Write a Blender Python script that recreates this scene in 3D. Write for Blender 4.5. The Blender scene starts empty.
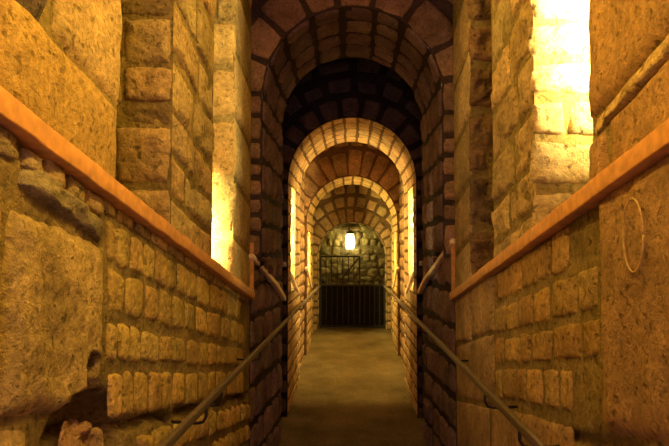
import bpy, math, random
from mathutils import Vector, noise, Matrix
PI = math.pi
S = bpy.context.scene
COL = S.collection
Z0 = 1.62            # eye height above the near floor
rnd = random.Random(7)

# ------------------------------------------------------------------ materials
def nt(name):
    m = bpy.data.materials.new(name); m.use_nodes = True
    t = m.node_tree; t.nodes.clear()
    o = t.nodes.new('ShaderNodeOutputMaterial'); b = t.nodes.new('ShaderNodeBsdfPrincipled')
    t.links.new(b.outputs[0], o.inputs[0])
    return m, t, b
def N(t, kind, **kw):
    n = t.nodes.new(kind)
    for k, v in kw.items():
        if k in n.inputs: n.inputs[k].default_value = v
        else: setattr(n, k, v)
    return n
def stone_mat(name, grain=60, bump=.5, contrast=.35, blot=3.0, pits=0.0, rough=.9, spec=.15):
    m, t, b = nt(name); L = t.links.new
    tc = N(t, 'ShaderNodeTexCoord')
    at = N(t, 'ShaderNodeAttribute', attribute_name='tint')
    n1 = N(t, 'ShaderNodeTexNoise', Scale=blot, Detail=6.0, Roughness=.6); L(tc.outputs['Object'], n1.inputs['Vector'])
    n2 = N(t, 'ShaderNodeTexNoise', Scale=float(grain), Detail=5.0, Roughness=.7); L(tc.outputs['Object'], n2.inputs['Vector'])
    r1 = N(t, 'ShaderNodeMapRange'); r1.inputs[1].default_value=.3; r1.inputs[2].default_value=.7
    r1.inputs[3].default_value=1-contrast; r1.inputs[4].default_value=1+contrast*.6; L(n1.outputs[0], r1.inputs[0])
    r2 = N(t, 'ShaderNodeMapRange'); r2.inputs[1].default_value=.3; r2.inputs[2].default_value=.7
    r2.inputs[3].default_value=1-contrast; r2.inputs[4].default_value=1+contrast*.5; L(n2.outputs[0], r2.inputs[0])
    mu = N(t, 'ShaderNodeMath', operation='MULTIPLY'); L(r1.outputs[0], mu.inputs[0]); L(r2.outputs[0], mu.inputs[1])
    last = mu
    if pits:
        v = N(t, 'ShaderNodeTexNoise', Scale=38.0, Detail=2.0, Roughness=.5); L(tc.outputs['Object'], v.inputs['Vector'])
        r3 = N(t, 'ShaderNodeMapRange'); r3.inputs[1].default_value=.30; r3.inputs[2].default_value=.42
        r3.inputs[3].default_value=1-pits; r3.inputs[4].default_value=1; L(v.outputs[0], r3.inputs[0])
        m2 = N(t, 'ShaderNodeMath', operation='MULTIPLY'); L(mu.outputs[0], m2.inputs[0]); L(r3.outputs[0], m2.inputs[1]); last = m2
    mx = N(t, 'ShaderNodeVectorMath', operation='SCALE'); L(at.outputs['Color'], mx.inputs[0]); L(last.outputs[0], mx.inputs['Scale'])
    L(mx.outputs[0], b.inputs['Base Color'])
    n3 = N(t, 'ShaderNodeTexNoise', Scale=grain*.5, Detail=8.0, Roughness=.75); L(tc.outputs['Object'], n3.inputs['Vector'])
    ad = N(t, 'ShaderNodeMath', operation='ADD'); L(n3.outputs[0], ad.inputs[0]); L(last.outputs[0], ad.inputs[1])
    bp = N(t, 'ShaderNodeBump', Strength=bump, Distance=.012); L(ad.outputs[0], bp.inputs['Height'])
    L(bp.outputs[0], b.inputs['Normal'])
    b.inputs['Roughness'].default_value = rough
    b.inputs['Specular IOR Level'].default_value = spec
    return m
def plain(name, c, rough=.5, metal=0, bump=0, scale=40, var=.2):
    m, t, b = nt(name); L = t.links.new
    tc = N(t, 'ShaderNodeTexCoord')
    n = N(t, 'ShaderNodeTexNoise', Scale=float(scale), Detail=5.0); L(tc.outputs['Object'], n.inputs['Vector'])
    cr = N(t, 'ShaderNodeValToRGB')
    cr.color_ramp.elements[0].position=.3; cr.color_ramp.elements[0].color=(*[x*(1-var) for x in c],1)
    cr.color_ramp.elements[1].position=.7; cr.color_ramp.elements[1].color=(*[min(1,x*(1+var)) for x in c],1)
    L(n.outputs[0], cr.inputs[0]); L(cr.outputs[0], b.inputs['Base Color'])
    b.inputs['Roughness'].default_value=rough; b.inputs['Metallic'].default_value=metal
    if bump:
        bp=N(t,'ShaderNodeBump',Strength=bump,Distance=.01); L(n.outputs[0],bp.inputs['Height']); L(bp.outputs[0],b.inputs['Normal'])
    return m
def emis(name, c, s):
    m = bpy.data.materials.new(name); m.use_nodes=True; t=m.node_tree; t.nodes.clear()
    o=t.nodes.new('ShaderNodeOutputMaterial'); e=t.nodes.new('ShaderNodeEmission')
    e.inputs[0].default_value=(*c,1); e.inputs[1].default_value=s; t.links.new(e.outputs[0],o.inputs[0]); return m
M_ROUGH = stone_mat('rough_stone', 45, .9, .42, 5, .5)
M_DARK = stone_mat('arch_stone', 50, .7, .42, 7, .3)
M_FLOOR = stone_mat('floor_screed', 55, .9, .42, 2.2, 0, .95)
M_LEDGE = plain('ledge_plaster', (.60,.29,.09), .6, 0, .25, 30, .22)
M_RAILCAP = plain('pale_capping', (.78,.62,.42), .5, 0, .3, 25, .25)
M_METAL = plain('handrail_metal', (.17,.13,.09), .5, .3, .15, 60, .2)
M_IRON = plain('black_iron', (.03,.025,.022), .7, .3, .2, 60, .3)
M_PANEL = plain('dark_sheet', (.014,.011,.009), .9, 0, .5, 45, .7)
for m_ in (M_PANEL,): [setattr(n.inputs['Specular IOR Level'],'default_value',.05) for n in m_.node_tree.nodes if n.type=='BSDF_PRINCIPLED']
M_LAMP = emis('lamp_glass_lit', (1.0,.86,.36), 7)
M_PANE = emis('lit_window_pane', (1.0,.72,.30), 1.5)
M_DPANE = plain('dark_pane', (.05,.05,.06), .2)

# ------------------------------------------------------------------ mesh builder
class MB:
    def __init__(s): s.v=[]; s.f=[]; s.c=[]
    def add(s, vs, fs, tint):
        b=len(s.v); s.v+=[tuple(p) for p in vs]; s.c+= (tint if isinstance(tint,list) else [tint]*len(vs))
        s.f+=[tuple(i+b for i in f) for f in fs]
    def build(s, name, mat, parent=None, smooth=True):
        me=bpy.data.meshes.new(name); me.from_pydata(s.v,[],s.f); me.materials.append(mat)
        at=me.color_attributes.new('tint','FLOAT_COLOR','POINT')
        flat=[]
        for c in s.c: flat+= [c[0],c[1],c[2],1.0]
        at.data.foreach_set('color',flat)
        if smooth: me.polygons.foreach_set('use_smooth',[True]*len(me.polygons))
        me.update()
        o=bpy.data.objects.new(name,me); COL.objects.link(o)
        if parent: o.parent=parent; 
        return o
def fb(p, k, sd=0):
    p = Vector(p)*k + Vector((sd*7.3, sd*3.1, sd))
    return noise.noise(p)+.5*noise.noise(p*2.1)+.25*noise.noise(p*4.3)
def cut(a, b, step, extra=()):
    n=max(1,int(round((b-a)/step))); L=[a+(b-a)*i/n for i in range(n+1)]
    for e in extra:
        if a<e<b:
            L=[x for x in L if abs(x-e)>step*.3 or x in (a,b)]; L.append(e)
    return sorted(set(L))
def base(mb, f, u0,u1,v0,v1, step, tint, holes=(), amp=.006, k=9, hfn=None, off=0):
    us=cut(u0,u1,step,[h[0] for h in holes]+[h[1] for h in holes])
    vs=cut(v0,v1,step,[h[2] for h in holes]+[h[3] for h in holes])
    P=[]; C=[]
    for u in us:
        for v in vs:
            p0=f(u,v,0); h=off+amp*fb(p0,k)
            edge = u in (us[0],us[-1]) or v in (vs[0],vs[-1]) or any(abs(u-x)<1e-6 for hh in holes for x in hh[:2]) or any(abs(v-x)<1e-6 for hh in holes for x in hh[2:4])
            if edge: h=off*0
            if hfn and not edge: h+=hfn(u,v)
            P.append(f(u,v,h)); q=1+.25*fb(p0,3,2); C.append(tuple(x*q for x in tint))
    nv=len(vs); F=[]
    for i in range(len(us)-1):
        for j in range(nv-1):
            cu=(us[i]+us[i+1])/2; cv=(vs[j]+vs[j+1])/2
            if any(h[0]<cu<h[1] and h[2]<cv<h[3] for h in holes): continue
            F.append((i*nv+j,(i+1)*nv+j,(i+1)*nv+j+1,i*nv+j+1))
    mb.add(P,F,C)
KN=[-1,-.93,-.8,-.55,-.2,.2,.55,.8,.93,1]
KL=[-1,-.85,-.4,.4,.85,1]
def stone(mb, f, q, H, tint, rough=.004, k=14, rnd_=.16, low=False, pw=8, fine=False, div=12, hf=None):
    K = KL if low else KN
    if fine:
        K=[-1,-.96,-.9]+[-.8+1.6*i/div for i in range(div+1)]+[.9,.96,1]
    sd=rnd.uniform(0,50); tl=rnd.uniform(-.3,.3)*H; tm=rnd.uniform(-.3,.3)*H
    P=[];C=[]
    for a in K:
        for b in K:
            aa=a*math.sqrt(1-rnd_*b*b); bb=b*math.sqrt(1-rnd_*a*a)
            s=(aa+1)/2; t=(bb+1)/2
            u=(q[0][0]*(1-s)+q[1][0]*s)*(1-t)+(q[3][0]*(1-s)+q[2][0]*s)*t
            v=(q[0][1]*(1-s)+q[1][1]*s)*(1-t)+(q[3][1]*(1-s)+q[2][1]*s)*t
            m=max(abs(a),abs(b)); e=1-m**pw
            p0=f(u,v,0)
            w=fb(p0,k*1.3,sd)*.006*(1 if m>.7 else 0)
            h=(H+tl*a+tm*b+rough*1.6*fb(p0,k,sd))*e-.005*(1-e)
            if hf: h+=hf(u,v)
            P.append(f(u+w,v+w,h)); g=1+.14*fb(p0,7,sd); C.append(tuple(x*g for x in tint))
    n=len(K); F=[(i*n+j,(i+1)*n+j,(i+1)*n+j+1,i*n+j+1) for i in range(n-1) for j in range(n-1)]
    mb.add(P,F,C)
def jit(c, a=.15, hue=.05):
    g=1+rnd.uniform(-a,a); return (c[0]*g*(1+rnd.uniform(-hue,hue)), c[1]*g, c[2]*g*(1+rnd.uniform(-hue,hue)))
def quad(u0,u1,v0,v1,j):
    r=lambda: rnd.uniform(-j,j)
    return [(u0+r(),v0+r()),(u1+r(),v0+r()),(u1+r(),v1+r()),(u0+r(),v1+r())]
def courses(mb, f, u0,u1, rows, w, tint, gap=.02, H=.012, j=.006, skip=None, along='u', wfn=None, ug=1, **kw):
    """rows: list of course boundaries in v (or in u if along='v')."""
    for a,b in zip(rows[:-1],rows[1:]):
        x=u0-rnd.uniform(0,w[0]*.5)
        while x<u1:
            ww=rnd.uniform(*w)*(wfn(x) if wfn else 1); x2=min(x+ww,u1)
            xa=max(x,u0)
            if x2-xa>w[0]*.35:
                if u1-x2<w[0]*.45: x2=u1
                ja=rnd.uniform(0,(b-a)*.03)
                A=(xa+gap*ug/2,x2-gap*ug/2,a+gap/2+ja,b-gap/2-rnd.uniform(0,(b-a)*.04))
                q=quad(*A,j) if along=='u' else [(p[1],p[0]) for p in quad(*A,j)]
                uc=sum(p[0] for p in q)/4; vc=sum(p[1] for p in q)/4
                lo=(min(p[0] for p in q),max(p[0] for p in q),min(p[1] for p in q),max(p[1] for p in q))
                if not(skip and skip(uc,vc,lo)):
                    stone(mb,f,q,H*rnd.uniform(.7,1.3),jit(tint,.2,.07),**kw)
            x=x2
            if x>=u1-1e-6: break
def rows(a,b,h,r=.15):
    L=[a]; x=a
    while x<b-h*.6:
        x+=h*rnd.uniform(1-r,1+r); L.append(min(x,b))
    L[-1]=b; return L
def tag(o,label=None,cat=None,group=None,kind=None):
    for k,v in (('label',label),('category',cat),('group',group),('kind',kind)):
        if v: o[k]=v
    return o
def empty(name,loc=(0,0,0)):
    o=bpy.data.objects.new(name,None); COL.objects.link(o); o.location=loc; return o
def adopt(o,root):     # parent keeping world geometry
    o.parent=root; o.matrix_parent_inverse=Matrix.Translation(-Vector(root.location)); return o

# ------------------------------------------------------------------ the side walls of the near room
LAT=.70
def sl(d): return -.3-.2*(d-4)           # ledge line (relative to the eye)
def near(side):
    def f(d,v,h): return (side*(LAT-h), d, Z0+v+sl(d))
    return f
TL=(.72,.51,.16); TR=(.60,.39,.14); MORT=(.36,.265,.105)
W1=(1.75,2.25); W2=(2.98,3.44); NB=-2.2
DEPTH=.55
def zv(z,d): return z-sl(d)

def patch_shape(u,v,cu,cv,ru,rv):
    q=((u-cu)/ru)**2+((v-cv)/rv)**2
    return max(0,1-q)

def near_lower(side):
    mb=MB(); f=near(side); L=side<0
    T=TL if L else TR
    wf=(lambda d: 1+max(0,d-1.8)*.8) if L else (lambda d: 1.15+max(0,d-2.0)*.25)
    if L:
        def hf(d,v):
            n=.25*fb((d,v,0),6)
            h=0
            q=patch_shape(d,v,1.60,-.71,.27,.18)+n*.3
            if q>.12: h-=min(.13,.35*(q-.12))
            q=patch_shape(d,v,1.585,-.535,.055,.085)+n*.4
            if q>.1: h-=min(.07,.35*(q-.1))
            if d>1.6:
                q=1-abs(v+.668+.03*fb((d,0,0),5))/.022
                if q>0: h-=.05*min(1,q*1.5)
            return h
    else:
        def hf(d,v):
            h=0
            for (a,b,c) in ((1.2,2.2,-.70),):
                if a<d<b:
                    q=1-abs(v-c-.04*fb((d,0,3),4))/.025
                    if q>0: h-=.025*min(1,q*1.5)
            return h
    base(mb,f,1.0,4.1,-1.0,.02,.017,tuple(x*.95 for x in MORT) if L else MORT,amp=.003,k=14,hfn=hf,off=-.003)
    base(mb,f,1.0,4.1,-2.2,-1.0,.12,MORT)
    base(mb,f,NB,1.0,-2.6,.02,.12,T)
    if L:
        # small pieces under the ledge, upright stone courses, one big weathered block
        courses(mb,f,1.69,3.75,[-.200,-.065],(.09,.15),T,gap=.011,H=.006,rough=.003,pw=12,j=.007,rnd_=.18,ug=1.9,wfn=wf,k=10)
        courses(mb,f,1.66,4.08,[-.062,-.010],(.10,.20),T,gap=.011,H=.006,rough=.003,pw=12,rnd_=.12,ug=1.9,wfn=wf)
        courses(mb,f,1.70,3.9,[-.340,-.202],(.10,.17),T,gap=.011,H=.006,rough=.003,pw=12,j=.007,rnd_=.18,ug=1.9,wfn=wf,k=10)
        courses(mb,f,1.70,3.9,[-.480,-.358],(.09,.18),T,gap=.011,H=.006,rough=.003,pw=12,j=.007,rnd_=.18,ug=1.9,wfn=wf,k=10)
        courses(mb,f,1.72,3.9,[-.648,-.498],(.09,.15),T,gap=.011,H=.006,rough=.003,pw=12,j=.007,rnd_=.18,ug=1.9,wfn=wf,k=10)
        courses(mb,f,1.95,4.08,[-.83,-.69],(.12,.26),T,gap=.03,H=.016,rough=.008,j=.012)
        courses(mb,f,2.1,4.08,[-1.14,-.98,-.84],(.14,.3),T,gap=.03,H=.016,rough=.008,j=.012)
        stone(mb,f,[(1.16,-.60),(1.66,-.60),(1.675,-.155),(1.20,-.17)],.022,(.60,.44,.19),rough=.0045,k=18,rnd_=.05,fine=True,pw=14,div=44,hf=hf)
        stone(mb,f,[(1.0,-.60),(1.14,-.60),(1.175,-.16),(1.0,-.12)],.018,(.55,.39,.18),rough=.008,k=12,rnd_=.04,fine=True,pw=14)
        stone(mb,f,[(1.0,-.95),(1.27,-.95),(1.30,-.62),(1.0,-.61)],.012,(.52,.38,.2),rough=.014,k=14,rnd_=.08,fine=True)
        stone(mb,f,[(1.42,-.72),(1.58,-.74),(1.64,-.64),(1.46,-.62)],-.005,(.45,.27,.15),rough=.02,k=16,rnd_=.2,fine=True)
        stone(mb,f,[(1.62,-.77),(1.70,-.76),(1.68,-.655),(1.60,-.66)],.006,(.5,.33,.18),rough=.016,k=16,rnd_=.2)
        # smeared mortar bed above the block
        stone(mb,f,[(1.22,-.115),(1.66,-.150),(1.67,-.100),(1.27,-.055)],.026,(.36,.30,.17),rough=.008,k=20,rnd_=.1,fine=True)
        courses(mb,f,1.10,1.66,[-.085,-.012],(.08,.16),(.5,.36,.18),gap=.016,H=.012,rough=.006,skip=lambda a,b,q: a<1.14)
    else:
        courses(mb,f,1.95,2.98,[-.175,-.02],(.10,.18),T,gap=.011,H=.006,rough=.003,pw=12,rnd_=.12,ug=1.9,wfn=wf)
        courses(mb,f,1.73,2.98,[-.325,-.185],(.13,.24),T,gap=.012,H=.006,rough=.003,pw=12,rnd_=.12,ug=1.9,wfn=wf)
        courses(mb,f,1.73,2.98,[-.465,-.335],(.10,.26),T,gap=.013,H=.006,rough=.003,pw=12,rnd_=.12,ug=1.9,wfn=wf)
        courses(mb,f,1.95,2.98,[-.63,-.48],(.10,.22),T,gap=.011,H=.006,rough=.003,pw=12,rnd_=.12,ug=1.9,wfn=wf)
        for q in ([(1.0,-.66),(1.70,-.66),(1.71,-.01),(1.0,-.01)],):
            stone(mb,f,q,.020,(.50,.31,.145),rough=.006,k=12,rnd_=.03,fine=True,pw=16)
        stone(mb,f,[(1.0,-1.0),(1.9,-1.0),(1.9,-.73),(1.0,-.71)],.012,(.5,.31,.15),rough=.008,k=10,rnd_=.05,fine=True,pw=12)
        stone(mb,f,[(3.0,-.30),(3.55,-.30),(3.55,-.01),(3.0,-.01)],.012,(.62,.42,.20),rough=.003,k=6,rnd_=.03,fine=True,pw=16)
        stone(mb,f,[(3.57,-.32),(4.09,-.30),(4.09,-.01),(3.57,-.01)],.013,(.62,.42,.20),rough=.003,k=6,rnd_=.03,fine=True,pw=16)
        stone(mb,f,[(3.0,-.66),(4.09,-.66),(4.09,-.33),(3.0,-.31)],.011,(.60,.40,.19),rough=.004,k=6,rnd_=.03,fine=True,pw=16)
        stone(mb,f,[(1.95,-1.05),(3.1,-1.05),(3.1,-.66),(1.95,-.67)],.011,(.58,.37,.18),rough=.006,k=6,rnd_=.04,fine=True,pw=16)
        stone(mb,f,[(3.12,-1.05),(4.09,-1.05),(4.09,-.69),(3.12,-.68)],.011,(.60,.39,.19),rough=.005,k=6,rnd_=.03,fine=True,pw=16)
    return mb
VT=2.35
def near_upper(side):
    mb=MB(); f=near(side); L=side<0
    T=TL if L else TR
    holes=[(W1[0],W1[1],0.0,1.95),(W2[0],W2[1],0.0,1.95)]
    base(mb,f,1.0,4.1,0.0,VT,.05,MORT,holes=holes,amp=.008)
    base(mb,f,NB,1.0,0.0,2.1,.12,T)
    if L:
        stone(mb,f,[(1.0,.0),(1.75,.0),(1.75,.262),(1.0,.255)],.016,(.58,.38,.13),rough=.006,k=10,rnd_=.0,fine=True,pw=20)
        stone(mb,f,[(1.35,.272),(1.752,.272),(1.752,.80),(1.42,.80)],.016,(.58,.41,.19),rough=.004,k=12,rnd_=.0,fine=True,pw=20)
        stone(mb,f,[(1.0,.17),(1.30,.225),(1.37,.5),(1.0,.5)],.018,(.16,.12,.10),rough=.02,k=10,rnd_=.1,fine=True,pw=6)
    else:
        stone(mb,f,[(1.0,.0),(1.62,.0),(1.625,.165),(1.0,.185)],.016,(.50,.30,.13),rough=.003,k=10,rnd_=.02,fine=True,pw=20)
        stone(mb,f,[(1.65,.0),(1.752,.0),(1.752,.160),(1.65,.165)],.016,(.54,.33,.15),rough=.003,k=10,rnd_=.02,pw=14)
        stone(mb,f,[(1.0,.255),(1.752,.215),(1.752,.85),(1.0,.85)],.018,(.50,.30,.13),rough=.004,k=10,rnd_=.01,fine=True,pw=24)
        stone(mb,f,[(1.0,.19),(1.752,.168),(1.752,.214),(1.0,.252)],.020,(.66,.47,.22),rough=.005,k=18,rnd_=.05,fine=True,pw=5)
    courses(mb,f,1.0,1.75,[.82,1.3,1.8],(.3,.5),T,H=.015)
    # rough wall between the two slit windows
    RT=(.64,.47,.235) if L else (.66,.47,.225)
    R = [0.0,.16,.33,.50,.72,.93,1.2,1.5,1.8] if L else [0.0,.12,.30,.52,.74,.98,1.25,1.5,1.8]
    courses(mb,f,W1[1],W2[0],R,(.28,.55),RT,gap=.018,H=.012,rough=.010,k=9,rnd_=.08,j=.01,fine=True)
    # smooth pier beside the arch
    courses(mb,f,W2[1],4.09,[0,.28,.62,1.0,1.4,1.8],(.66,.7),(.64,.46,.24),gap=.012,H=.014,rough=.003,k=6,rnd_=.02,j=.004,pw=16)
    courses(mb,f,1.75,4.09,[1.96,2.15,2.3],(.3,.5),T,H=.014)
    return mb
def near_windows(side,n0):
    out=[]
    L=side<0
    for i,(a,b) in enumerate((W1,W2)):
        lit=(L and i==1) or ((not L) and i==0)
        mb=MB()
        xo=LAT+DEPTH
        vt=1.95
        # far jamb: faces the camera; courses are level here
        z0,z1=sl(b)-.0,sl(b)+vt
        def fj(x,z,h): return (side*(LAT-.015+x), b-h+.0, Z0+z)
        base(mb,fj,0,DEPTH+.015,z0-.02,z1,.04,MORT,amp=.008)
        if i==0 and L:
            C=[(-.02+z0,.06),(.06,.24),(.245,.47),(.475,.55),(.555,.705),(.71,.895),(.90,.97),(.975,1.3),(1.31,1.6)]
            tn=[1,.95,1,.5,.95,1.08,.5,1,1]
            for (p,q),g in zip(C,tn):
                x=0
                while x<DEPTH:
                    w_=rnd.uniform(.17,.26); x2=min(x+w_,DEPTH)
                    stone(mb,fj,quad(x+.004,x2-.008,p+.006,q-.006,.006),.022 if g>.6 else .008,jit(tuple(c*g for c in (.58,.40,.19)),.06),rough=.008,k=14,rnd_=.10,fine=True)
                    x=x2
        else:
            cc=((.66,.50,.27) if not L else (.47,.33,.13)) if lit else ((.30,.185,.10) if not L else TL)  # light and shade put into the jamb tint, by side and lit flag
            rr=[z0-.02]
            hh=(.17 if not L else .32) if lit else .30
            while rr[-1]<z1-.1: rr.append(rr[-1]+hh*rnd.uniform(.8,1.2))
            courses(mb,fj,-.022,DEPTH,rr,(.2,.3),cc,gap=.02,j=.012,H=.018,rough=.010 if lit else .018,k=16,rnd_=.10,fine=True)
        # near jamb
        def fn(x,z,h): return (side*(LAT+x), a+h, Z0+z)
        base(mb,fn,0,DEPTH,sl(a),sl(a)+vt,.06,MORT,amp=.004)
        courses(mb,fn,0,DEPTH,rows(sl(a),sl(a)+vt,.25),(.2,.3),T if False else TL,H=.012,low=True)
        # sill and head follow the slope of the ledge
        def fs(d,x,h): return (side*(LAT+x), d, Z0+sl(d)+h)
        base(mb,fs,a,b,-.01,DEPTH,.06,MORT,amp=.004)
        def fh(d,x,h): return (side*(LAT+x), d, Z0+sl(d)+vt-h)
        base(mb,fh,a,b,-.01,DEPTH,.06,MORT,amp=.004)
        o=mb.build('window_%d'%(n0+i),M_ROUGH); o['kind']='structure'
        pm=MB(); X=side*(LAT+DEPTH)
        pm.add([(X,a,Z0+sl(a)),(X,b,Z0+sl(b)),(X,b,Z0+sl(b)+vt),(X,a,Z0+sl(a)+vt)],[(0,1,2,3)],(.5,.5,.5))
        p=pm.build('window_pane',M_PANE if lit else M_DPANE,o,False)
        out.append(o)
    return out

# ------------------------------------------------------------------ barrel profile
def ramp(d): return Z0-1.62 + max(0,(d-4.9))*.066
class Prof:
    def __init__(s,half,crown,floor=-1.7,splay=None):
        s.r=half; s.sp=crown-half; s.fl=floor; s.j=s.sp-floor; s.T=2*s.j+PI*half; s.splay=splay
    def pn(s,t,ex=0):
        if t<s.j: return -s.r, s.fl+t, 1,0
        if t>s.j+PI*s.r:
            return s.r, s.sp-(t-s.j-PI*s.r), -1,0
        a=PI-(t-s.j)/s.r
        return s.r*math.cos(a), s.sp+s.r*math.sin(a), -math.cos(a), -math.sin(a)
    def f(s):
        def g(t,d,h):
            x,z,nx,nz=s.pn(t)
            if s.splay: 
                x+= -nx*s.splay(d,z,x>0) if abs(nz)<.01 else 0
            return (x+nx*h, d, Z0+z+nz*h)
        return g
def barrel(mb,p,d0,d1,rowh,w,tint,mort,holes=(),gap=.02,H=.014,step=.07,**kw):
    f=p.f()
    base(mb,f,0,p.T,d0,d1,step,mort,holes=holes,amp=.006)
    def skip(u,v,lo):
        return any(lo[1]>h[0]-.003 and lo[0]<h[1]+.003 and lo[3]>h[2]-.003 and lo[2]<h[3]+.003 for h in holes)
    ext=sorted(set([0,p.T]+[x for h in holes for x in h[:2]]))
    for a,b in zip(ext[:-1],ext[1:]):
        if b-a<.02: continue
        inside=[h for h in holes if h[0]<(a+b)/2<h[1]]
        segs=[(d0,d1)]
        for h in inside:
            ns=[]
            for s0,s1 in segs:
                if h[2]>s0: ns.append((s0,min(s1,h[2])))
                if h[3]<s1: ns.append((max(s0,h[3]),s1))
            segs=ns
        R=rows(a,b,rowh) if b-a>rowh*1.5 else [a,b]
        for s0,s1 in segs:
            if s1-s0<.05: continue
            courses(mb,f,s0,s1,R,w,tint,gap=gap,H=H,along='v',**kw)
def face(mb,p,d,sgn,outer,tint,mort,ring=(.2,.26),vw=.17,nring=2,H=.02,gap=.025,t0=0,rowtint=None,jf=1,**kw):
    """wall surface in the plane y=d between the opening p and the larger profile outer; sgn=-1 faces the camera"""
    def f(t,r,h):
        x,z,nx,nz=p.pn(t); X=x-nx*r; Z=z-nz*r
        # keep inside the outer profile
        X=max(-outer.r-.02,min(outer.r+.02,X))
        if Z>outer.sp:
            rr=math.hypot(X,Z-outer.sp)
            if rr>outer.r+.03:
                k=(outer.r+.03)/rr; X*=k; Z=outer.sp+(Z-outer.sp)*k
        return (X, d+sgn*h, Z0+Z)
    rmax=max(.15,(outer.sp+outer.r)-(p.sp+p.r)+.06)
    nr=max(2,int(rmax/.08)); 
    ts=cut(t0,p.T-t0,.07); P=[];F=[];C=[]
    for t in ts:
        for i in range(nr+1):
            P.append(f(t,rmax*i/nr-.0,0)); C.append(mort)
    for i in range(len(ts)-1):
        for k in range(nr): a=i*(nr+1)+k; F.append((a,a+1,a+nr+2,a+nr+1))
    mb.add(P,F,C)
    r0=0
    for ri in range(nring):
        if r0>rmax-.04: break
        t=t0
        while t<p.T-t0-.03:
            w=vw*rnd.uniform(.75,1.25)*(jf if (t<p.j or t>p.T-p.j) else 1); t2=min(t+w,p.T-t0)
            if p.T-t0-t2<vw*.4: t2=p.T-t0
            rr=rnd.uniform(*ring)
            q=[(t+gap/2,r0+(.0 if ri==0 else gap)),(t2-gap/2,r0+(.0 if ri==0 else gap)),(t2-gap/2,min(r0+rr,rmax+.1)),(t+gap/2,min(r0+rr,rmax+.1))]
            q=[(a+rnd.uniform(-.006,.006),b+rnd.uniform(0,.008)) for a,b in q]
            pc=f((t+t2)/2,r0+.05,0)
            # skip stones that would fold on the outer profile
            inr = abs(pc[0])<outer.r+.01 and (pc[2]-Z0<outer.sp or math.hypot(pc[0],pc[2]-Z0-outer.sp)<outer.r)
            if inr:
                stone(mb,f,q,H*rnd.uniform(.8,1.2),jit(rowtint[ri] if rowtint else tint,.18),rnd_=.14,low=False,**kw)
            t=t2
        r0+=ring[1]

# sections -------------------------------------------------------------
NEARP=Prof(.70,2.75)
def a1s(d,z,right=False):
    lz=(.05 if right else -.05)-.3*(d-4.1)
    return max(0,(.70-.62)*(1-(d-4.1)/1.1)) if z<lz else 0
A1=Prof(.62,1.69,splay=a1s); G1=Prof(.67,2.2)
A2=Prof(.61,1.27); G2=Prof(.65,1.75)
A3=Prof(.61,1.00); G3=Prof(.64,1.35)
A4=Prof(.56,.46); G4=Prof(.80,1.05)
def setparts(o): o['kind']='structure'

wl=near_lower(-1); 
# upper + lower of a side in one wall mesh
def merge(a,b):
    n=len(a.v); a.v+=b.v; a.c+=b.c; a.f+=[tuple(i+n for i in f) for f in b.f]
for side,nm in ((-1,'wall_left'),(1,'wall_right')):
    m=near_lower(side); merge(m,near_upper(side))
    # side walls of the taller bays between the arches
    for g,d0,d1,tt,mo in ((G1,5.2,5.7,(.09,.07,.065),(.035,.03,.03)),(G2,7.0,8.1,(.50,.32,.15),(.2,.13,.07)),(G3,9.1,9.8,(.50,.36,.17),(.25,.17,.09)),(G4,10.2,11.3,(.5,.38,.2),(.2,.15,.08))):  # bay behind the nearest arch: shade put into its near-black tint
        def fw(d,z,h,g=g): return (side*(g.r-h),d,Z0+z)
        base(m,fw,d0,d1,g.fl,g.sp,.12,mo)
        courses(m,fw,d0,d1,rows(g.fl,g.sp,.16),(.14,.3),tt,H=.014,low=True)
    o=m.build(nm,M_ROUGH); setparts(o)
near_windows(-1,1); near_windows(1,3)

# ceilings of the bays
cm=MB()
for g,d0,d1,tt,mo,st in ((NEARP,NB,4.1,(.4,.3,.16),(.2,.15,.09),True),(G1,5.2,5.7,(.09,.07,.065),(.03,.025,.025),True),(G2,7.0,8.1,(.5,.34,.16),(.2,.14,.07),True),(G3,9.1,9.8,(.45,.33,.16),(.2,.15,.08),True),(G4,10.2,11.3,(.4,.32,.16),(.15,.12,.07),True)):  # same shaded near-black tint for the vault behind the nearest arch
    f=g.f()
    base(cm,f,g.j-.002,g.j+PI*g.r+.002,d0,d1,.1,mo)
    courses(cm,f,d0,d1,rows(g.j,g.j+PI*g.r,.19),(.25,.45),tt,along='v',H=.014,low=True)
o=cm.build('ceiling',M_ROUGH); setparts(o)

# floor
fm=MB()
def ff(x,d,h): return (x,d,ramp(d)+h)
base(fm,ff,-.78,.78,NB,4.9,.12,(.20,.155,.10),amp=.003,k=4)
base(fm,ff,-.82,.82,4.9,11.4,.06,(.26,.20,.10),amp=.004,k=4)
o=fm.build('floor',M_FLOOR); setparts(o)

# back wall
bm=MB()
def fbk(x,z,h): return (x,11.3-h,Z0+z)
base(bm,fbk,-.85,.85,-1.7,1.1,.08,(.30,.235,.11),amp=.03)
z=-1.15
while z<1.05:
    x=-.85+rnd.uniform(-.1,.05); hh=rnd.uniform(.10,.17)
    while x<.85:
        w_=rnd.uniform(.08,.24); cx=x+w_/2; cz=z+hh/2+rnd.uniform(-.035,.035); q=[]
        for k_ in range(4):
            an=[-2.5,-.65,.65,2.5][k_]+rnd.uniform(-.3,.3); q.append((cx+math.cos(an)*w_*.60,cz+math.sin(an)*hh*.85))
        stone(bm,fbk,q,rnd.uniform(.01,.045),jit((.42,.32,.15),.35),rough=.02,k=9,rnd_=.3,pw=4)
        x+=w_+.01
    z+=hh
o=bm.build('wall_back',M_ROUGH); setparts(o)

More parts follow.
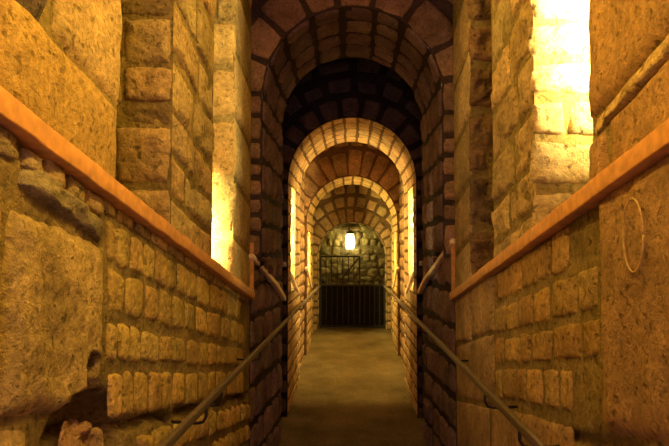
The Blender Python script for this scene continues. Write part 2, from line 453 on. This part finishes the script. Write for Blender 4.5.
# ------------------------------------------------------------------ stone arches
def arch(name,label,p,d0,d1,outer_f,outer_b,tint,mort,rowh,w,fargs,holes=(),ftint=None,fmort=None,btint=None,mat=M_DARK,**kw):
    root=empty(name,(0,(d0+d1)/2,ramp((d0+d1)/2))); tag(root,label,'arch')
    mb=MB(); barrel(mb,p,d0,d1,rowh,w,tint,mort,holes=holes,**kw)
    # reveals of slit openings
    adopt(mb.build('arch_soffit',mat),root)
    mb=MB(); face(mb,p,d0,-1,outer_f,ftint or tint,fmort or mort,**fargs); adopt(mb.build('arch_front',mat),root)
    mb=MB(); face(mb,p,d1,1,outer_b,btint or tint,mort,H=.012); adopt(mb.build('arch_back',mat),root)
    return root
PUR=(.27,.175,.17); PURM=(.05,.037,.04)  # dimness of the unlit nearest arch put into its stone tint
# A1
arch('stone_arch','nearest and largest round stone arch, dark shade-tinted blocks with thick black joints',A1,4.1,5.2,NEARP,G1,PUR,PURM,.235,(.19,.34),
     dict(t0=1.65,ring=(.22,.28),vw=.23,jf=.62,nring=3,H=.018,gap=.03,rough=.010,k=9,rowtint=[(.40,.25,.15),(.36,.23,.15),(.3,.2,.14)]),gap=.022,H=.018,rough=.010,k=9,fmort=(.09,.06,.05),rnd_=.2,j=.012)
# A2 with two slit openings
def hole(p,side,z0,z1,d0,d1):
    if side<0: return (z0-p.fl,z1-p.fl,d0,d1)
    return (p.T-(z1-p.fl),p.T-(z0-p.fl),d0,d1)
GOLD=(.60,.40,.17); GM=(.17,.10,.045)
h2=[hole(A2,-1,-.42,.64,5.98,6.42),hole(A2,1,-.42,.64,5.98,6.52)]
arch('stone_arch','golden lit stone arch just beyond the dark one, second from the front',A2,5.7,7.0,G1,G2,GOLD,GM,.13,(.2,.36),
     dict(ring=(.14,.2),vw=.17,nring=3,H=.016,gap=.04,rough=.008,rowtint=[(.15,.10,.08),(.10,.08,.075),(.10,.08,.075)]),holes=h2,gap=.016,H=.008,rough=.003,ftint=(.2,.14,.1),fmort=(.035,.028,.028),rnd_=.05)  # front ring tinted near black, shade of the unlit bay before it
h3=[hole(A3,-1,-.5,.25,8.3,8.75),hole(A3,1,-.5,.25,8.3,8.75)]
arch('stone_arch','smaller golden arch seen inside the lit one, third from the front',A3,8.1,9.1,G2,G3,GOLD,GM,.14,(.2,.36),
     dict(ring=(.30,.38),vw=.15,nring=3,H=.012,gap=.022,rough=.004,rowtint=[(.58,.36,.15),(.55,.34,.15),(.5,.3,.14)]),holes=h3,gap=.014,H=.008,rough=.003,fmort=(.26,.14,.07),rnd_=.05)
arch('stone_arch','lowest farthest arch of short radial stones framing the iron gate',A4,9.8,10.2,G3,G4,(.5,.37,.17),(.22,.15,.07),.15,(.2,.36),
     dict(ring=(.17,.22),vw=.12,nring=4,H=.014,gap=.024,rough=.004,rowtint=[(.42,.28,.13),(.5,.35,.16),(.5,.34,.16),(.5,.34,.16)]),gap=.02,H=.01,rough=.003,fmort=(.16,.10,.05))
# slit window reveals in the arches
wn=5
for p,hs,dep in ((A2,((-1,-.42,.64,5.98,6.42),(1,-.42,.64,5.98,6.52)),.42),(A3,((-1,-.5,.25,8.3,8.75),(1,-.5,.25,8.3,8.75)),.4)):
    for (s,z0,z1,a,b) in hs:
        m=MB(); c=(.62,.47,.26)
        def g1(x,z,h): return (s*(p.r+x),b-h,Z0+z)
        base(m,g1,0,dep,z0,z1,.06,MORT,amp=.004); courses(m,g1,0,dep,rows(z0,z1,.2),(.2,.25),c,gap=.012,low=True)
        def g2(x,z,h): return (s*(p.r+x),a+h,Z0+z)
        base(m,g2,0,dep,z0,z1,.1,MORT,amp=.004)
        def g3(x,d,h): return (s*(p.r+x),d,Z0+z0+h)
        base(m,g3,0,dep,a,b,.1,MORT,amp=.004)
        def g4(x,d,h): return (s*(p.r+x),d,Z0+z1-h)
        base(m,g4,0,dep,a,b,.1,MORT,amp=.004)
        o=m.build('window_%d'%wn,M_ROUGH); o['kind']='structure'; wn+=1
        X=s*(p.r+dep); pm=MB()
        pm.add([(X,a,Z0+z0),(X,b,Z0+z0),(X,b,Z0+z1),(X,a,Z0+z1)],[(0,1,2,3)],(.5,.5,.5))
        pm.build('window_pane',M_PANE,o,False)

# ------------------------------------------------------------------ swept bars
def sweep(pts, prof, closed_ends=True, up=Vector((0,0,1)), tint=(1,1,1), wob=0, sd=0):
    """prof: list of (side, up) offsets"""
    V=[];F=[];n=len(prof)
    pts=[Vector(p) for p in pts]
    for i,p in enumerate(pts):
        t=(pts[min(i+1,len(pts)-1)]-pts[max(i-1,0)]).normalized()
        sx=t.cross(up).normalized(); uu=sx.cross(t).normalized()
        for a,b in prof:
            q=p+sx*a+uu*b
            if wob: q+= (sx*fb(q,9,sd)+uu*fb(q,9,sd+3))*wob
            V.append(q)
    for i in range(len(pts)-1):
        for j in range(n):
            a=i*n+j; b=i*n+(j+1)%n; F.append((a,b,b+n,a+n))
    if closed_ends:
        F.append(tuple(reversed(range(n)))); F.append(tuple(range((len(pts)-1)*n,len(pts)*n)))
    return V,F
def rbox(w,h,r,seg=3):
    P=[]
    for cx,cy,a0 in ((w-r,h-r,0),(-w+r,h-r,90),(-w+r,-h+r,180),(w-r,-h+r,270)):
        for k in range(seg+1):
            a=math.radians(a0+90*k/seg); P.append((cx+r*math.cos(a),cy+r*math.sin(a)))
    return P
def lerp(a,b,t): return tuple(x+(y-x)*t for x,y in zip(a,b))
def line(a,b,n): return [lerp(a,b,i/n) for i in range(n+1)]
# near ledges
for side,word in ((-1,'left'),(1,'right')):
    lab='long terracotta-coloured sloping ledge on the left wall, below its slit windows' if side<0 else 'long terracotta-coloured sloping ledge on the right wall, below its slit windows'
    root=empty('wall_ledge',(side*.69,4.05,Z0+sl(4.05))); tag(root,lab,'ledge',)
    mb=MB(); V,F=sweep([(side*.695,d,Z0+sl(d)+.002) for d in [NB+.05+(4.08-NB-.05)*i/120 for i in range(121)]],rbox(.036,.026,.005),wob=.003,sd=side)
    mb.add(V,F,(1,1,1)); adopt(mb.build('ledge_cap',M_LEDGE),root)
    mb=MB(); V,F=sweep([(side*.682,4.072,Z0-.33+.38*i/8) for i in range(9)],rbox(.014,.014,.004),up=Vector((0,1,0)),wob=.001)
    mb.add(V,F,(1,1,1)); adopt(mb.build('end_strip',M_LEDGE),root)
# short pale cappings on the arch piers
caps=[
 (-1,[(.682,4.05,-.045),(.652,4.4,-.15),(.61,4.85,-.29),(.59,5.2,-.42)],'pale sloping capping bar on the left pier of the nearest arch'),
 (1,[(.684,4.05,.06),(.665,4.2,.0),(.635,4.55,-.12),(.605,4.95,-.24),(.585,5.22,-.36)],'pale crooked capping bar on the right pier of the nearest arch'),
 (-1,[(.645,5.67,-.13),(.615,6.1,-.28),(.602,6.6,-.45)],'short pale capping bar on the left pier of the second arch'),
 (1,[(.655,5.67,-.12),(.615,6.15,-.28),(.602,6.65,-.47)],'short pale capping bar on the right pier of the second arch'),
 (-1,[(.61,8.02,-.24),(.605,8.4,-.40),(.60,8.8,-.55)],'tiny farthest capping bar on the left wall near the gate'),
 (1,[(.61,8.02,-.24),(.605,8.4,-.40),(.60,8.8,-.55)],'tiny farthest capping bar on the right wall near the gate')]
for side,pts,lab in caps:
    P=[]
    for a,b in zip(pts[:-1],pts[1:]): P+=line(a,b,8)[:-1]
    P.append(pts[-1])
    P=[(side*x,y,Z0+z) for x,y,z in P]
    mb=MB(); V,F=sweep(P,rbox(.020,.019,.006),wob=.0015); c=Vector(P[len(P)//2]); V=[v-c for v in V]
    mb.add(V,F,(1,1,1)); o=mb.build('capping_bar',M_RAILCAP); o.location=c
    tag(o,lab,'ledge','pale capping bars on the arch piers')

pts=[(.671,1.455-.052*math.cos(a),Z0+.035+.088*math.sin(a)) for a in [2*PI*i/40 for i in range(41)]]
c=Vector(pts[0]); mb=MB(); V,F=sweep([Vector(p)-c for p in pts],rbox(.0022,.0022,.0008,1),up=Vector((1,0,0)),wob=.001)
mb.add(V,F,(1,1,1)); o=mb.build('chalk_mark',plain('chalk',(.47,.31,.11),.9,0,.3,60,.3)); o.location=c
tag(o,'faint yellowish chalk oval drawn on the smooth right wall below the ledge','mark')
# ------------------------------------------------------------------ handrails
for side,word in ((-1,'left'),(1,'right')):
    A=(side*.56,1.55 if side<0 else 1.80,Z0-.585); B=(side*.515,9.72,Z0-.575)
    root=empty('handrail',(A[0],A[1],0)); 
    tag(root,'long grey metal handrail along the %s wall, running level to the gate'%word,'handrail','handrails along both walls')
    mb=MB(); V,F=sweep(line(A,B,40),rbox(.010,.017,.006)); mb.add(V,F,(1,1,1)); adopt(mb.build('rail',M_METAL),root)
    for d in (2.05,2.56,3.6,4.8,6.6,7.6,9.0):
        if side<0 and d<2.1: d=2.3
        t=(d-A[1])/(B[1]-A[1]); x=abs(lerp(A,B,t)[0]); z=lerp(A,B,t)[2]-.02
        wallx=.69 if d<4.1 else (.665 if d<4.6 else (.63 if d<5.2 else .615))
        if 7.0<d<8.1: wallx=.65
        pts=[(side*x,d,z+.008),(side*x,d,z-.030),(side*(x+.012),d,z-.05),(side*(x+.035),d,z-.055),(side*wallx,d,z-.05)]
        mb=MB(); V,F=sweep(pts,[(.006*math.cos(a*PI/4),.006*math.sin(a*PI/4)) for a in range(8)],up=Vector((0,1,0)))
        mb.add(V,F,(1,1,1)); adopt(mb.build('bracket',M_IRON),root)

# ------------------------------------------------------------------ gate
gd=9.95; gz=ramp(gd)
def gx(px): return (px-352)/600*gd
def gzz(py): return Z0+(250-py)/600*gd
root=empty('iron_gate',(0,gd,gz)); tag(root,'black iron gate with upright bars closing the far end of the passage','gate')
def bar(name,a,b,w=.008,h=.008,m=M_IRON,y=gd):
    mb=MB(); a=Vector((a[0],y,a[1])); b=Vector((b[0],y,b[1])); V,F=sweep([a,b],rbox(w,h,min(w,h)*.4,2),up=Vector((0,1,0)))
    mb.add(V,F,(1,1,1)); return adopt(mb.build(name,m,None,False),root)
top=gzz(256.5); mid=gzz(285); xl=gx(320.5); xr=gx(384.5); xm=gx(359.5)
bar('gate_rail',(xl,top),(xm,top),.014,.014); bar('gate_rail',(xl,mid),(xr,mid),.016,.016); bar('gate_rail',(xl,gz+.03),(xr,gz+.03),.016,.016)
bar('gate_stile',(xl,gz+.005),(xl,top),.015,.015); bar('gate_stile',(xm,gz+.005),(xm,top),.013,.013); bar('gate_stile',(xr,gz+.005),(xr,mid+.02),.015,.015)
for i in range(1,7): x=xl+(xm-xl)*i/7; bar('gate_bar',(x,gz+.03),(x,top),.0075,.0075)
for i in range(1,5): x=xm+(xr-xm)*i/5; bar('gate_bar',(x,gz+.03),(x,mid),.0075,.0075)
bar('gate_brace',(gx(341),gzz(280)),(gx(358.5),gzz(258)),.012,.010,y=gd-.012)
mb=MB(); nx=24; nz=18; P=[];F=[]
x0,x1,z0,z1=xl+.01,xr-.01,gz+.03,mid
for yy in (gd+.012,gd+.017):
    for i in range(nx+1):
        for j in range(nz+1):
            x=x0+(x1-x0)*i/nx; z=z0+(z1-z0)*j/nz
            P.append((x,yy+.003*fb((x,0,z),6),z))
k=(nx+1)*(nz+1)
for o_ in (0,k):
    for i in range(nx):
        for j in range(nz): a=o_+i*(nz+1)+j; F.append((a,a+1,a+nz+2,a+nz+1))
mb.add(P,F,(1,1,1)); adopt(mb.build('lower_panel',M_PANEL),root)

# ------------------------------------------------------------------ wall lamp on the back wall
lx=(350-352)/600*11.15; lz=Z0+(250-241)/600*11.15; ly=11.14
root=empty('wall_lamp',(lx,11.27,lz)); tag(root,'glowing jar-shaped glass lamp on the rubble wall above the gate','lamp')
def lathe(prof,c,n=20):
    V=[];F=[]
    for r,z in prof:
        for i in range(n): a=2*PI*i/n; V.append((c[0]+r*math.cos(a),c[1]+r*math.sin(a),c[2]+z))
    for j in range(len(prof)-1):
        for i in range(n): F.append((j*n+i,j*n+(i+1)%n,(j+1)*n+(i+1)%n,(j+1)*n+i))
    F.append(tuple(reversed(range(n)))); F.append(tuple(range((len(prof)-1)*n,len(prof)*n)))
    return V,F
mb=MB(); V,F=lathe([(.045,-.15),(.07,-.14),(.082,-.10),(.084,0),(.078,.06),(.068,.11),(.058,.13)],(lx,ly,lz)); mb.add(V,F,(1,1,1)); adopt(mb.build('glass_shade',M_LAMP),root)
mb=MB(); V,F=lathe([(.062,.128),(.066,.135),(.066,.165),(.04,.178),(.02,.18)],(lx,ly,lz)); mb.add(V,F,(1,1,1)); adopt(mb.build('lamp_cap',M_IRON),root)
mb=MB(); V,F=sweep([(lx,ly,lz+.16),(lx,11.30,lz+.16)],rbox(.018,.018,.005)); mb.add(V,F,(1,1,1)); adopt(mb.build('wall_arm',M_IRON),root)

# ------------------------------------------------------------------ lights
def light(kind,name,loc,e,c,direction=None,**kw):
    l=bpy.data.lights.new(name,kind); l.energy=e; l.color=c
    for k,v in kw.items(): setattr(l,k,v)
    o=bpy.data.objects.new(name,l); COL.objects.link(o); o.location=loc
    if direction: o.rotation_euler=Vector(direction).to_track_quat('-Z','Y').to_euler()
    return o
AMB=(1,.585,.085)
# unseen overhead floods in the near room, each turned to one wall
for s,e in ((-1,11),(1,9)):
    light('AREA','unseen_flood',(s*.03,2.1,Z0+1.95),e,AMB,(s,.05,-.85),shape='RECTANGLE',size=2.2,size_y=.05,spread=math.radians(115))
for s,e in ((-1,9.5),(1,7.2)):  # lower pair added out of view to soften the grazing light
    light('AREA','unseen_flood',(s*.02,.75,Z0+.98),e,AMB,(s,.25,-.45),shape='RECTANGLE',size=2.0,size_y=.05,spread=math.radians(140))
# spot added out of sight in the bay between second and third arch
light('SPOT','added_bay_spot',(0,7.5,Z0+1.58),150,(1,.62,.13),(0,.10,-1),spot_size=math.radians(66),spot_blend=.35,shadow_soft_size=.05)
# lit slit windows
light('AREA','slit_light',(-1.08,3.07,Z0+.10),30,(1,.76,.3),(.32,1,0),shape='RECTANGLE',size=.08,size_y=.42,spread=math.radians(64))
light('AREA','slit_light',(1.10,1.84,Z0+.92),38,(1,.74,.26),(-.28,1,0),shape='RECTANGLE',size=.08,size_y=.7,spread=math.radians(85))
for s,e in ((-1,30),(1,26)):
    light('AREA','slit_light',(s*.96,6.06,Z0+.2),e,(1,.68,.24),(-s*.7,1,.15),shape='RECTANGLE',size=.08,size_y=.7,spread=math.radians(125))
light('AREA','slit_light',(-.95,8.38,Z0-.1),45,(1,.74,.2),(1,.8,.6),shape='RECTANGLE',size=.08,size_y=.5)
light('AREA','slit_light',(.95,8.38,Z0-.1),15,(1,.72,.2),(-1,.8,.3),shape='RECTANGLE',size=.08,size_y=.5)
light('POINT','lamp_light',(lx,ly-.15,lz),3.0,(1,.82,.14),shadow_soft_size=.06)
w=bpy.data.worlds.new('World'); S.world=w; w.use_nodes=True
w.node_tree.nodes['Background'].inputs[0].default_value=(.80,.42,.55,1); w.node_tree.nodes['Background'].inputs[1].default_value=1.15

# ------------------------------------------------------------------ camera
cam=bpy.data.cameras.new('Camera'); co=bpy.data.objects.new('Camera',cam); COL.objects.link(co); S.camera=co
cam.sensor_width=36; cam.lens=600/669*36; cam.clip_start=.05
co.location=(0,0,Z0)
co.rotation_euler=(math.radians(90)+math.atan(27/600),0,math.atan(17.5/600))
S.view_settings.view_transform='Standard'; S.view_settings.look='None'; S.view_settings.gamma=1; S.view_settings.exposure=0.9
S.view_settings.use_curve_mapping=False
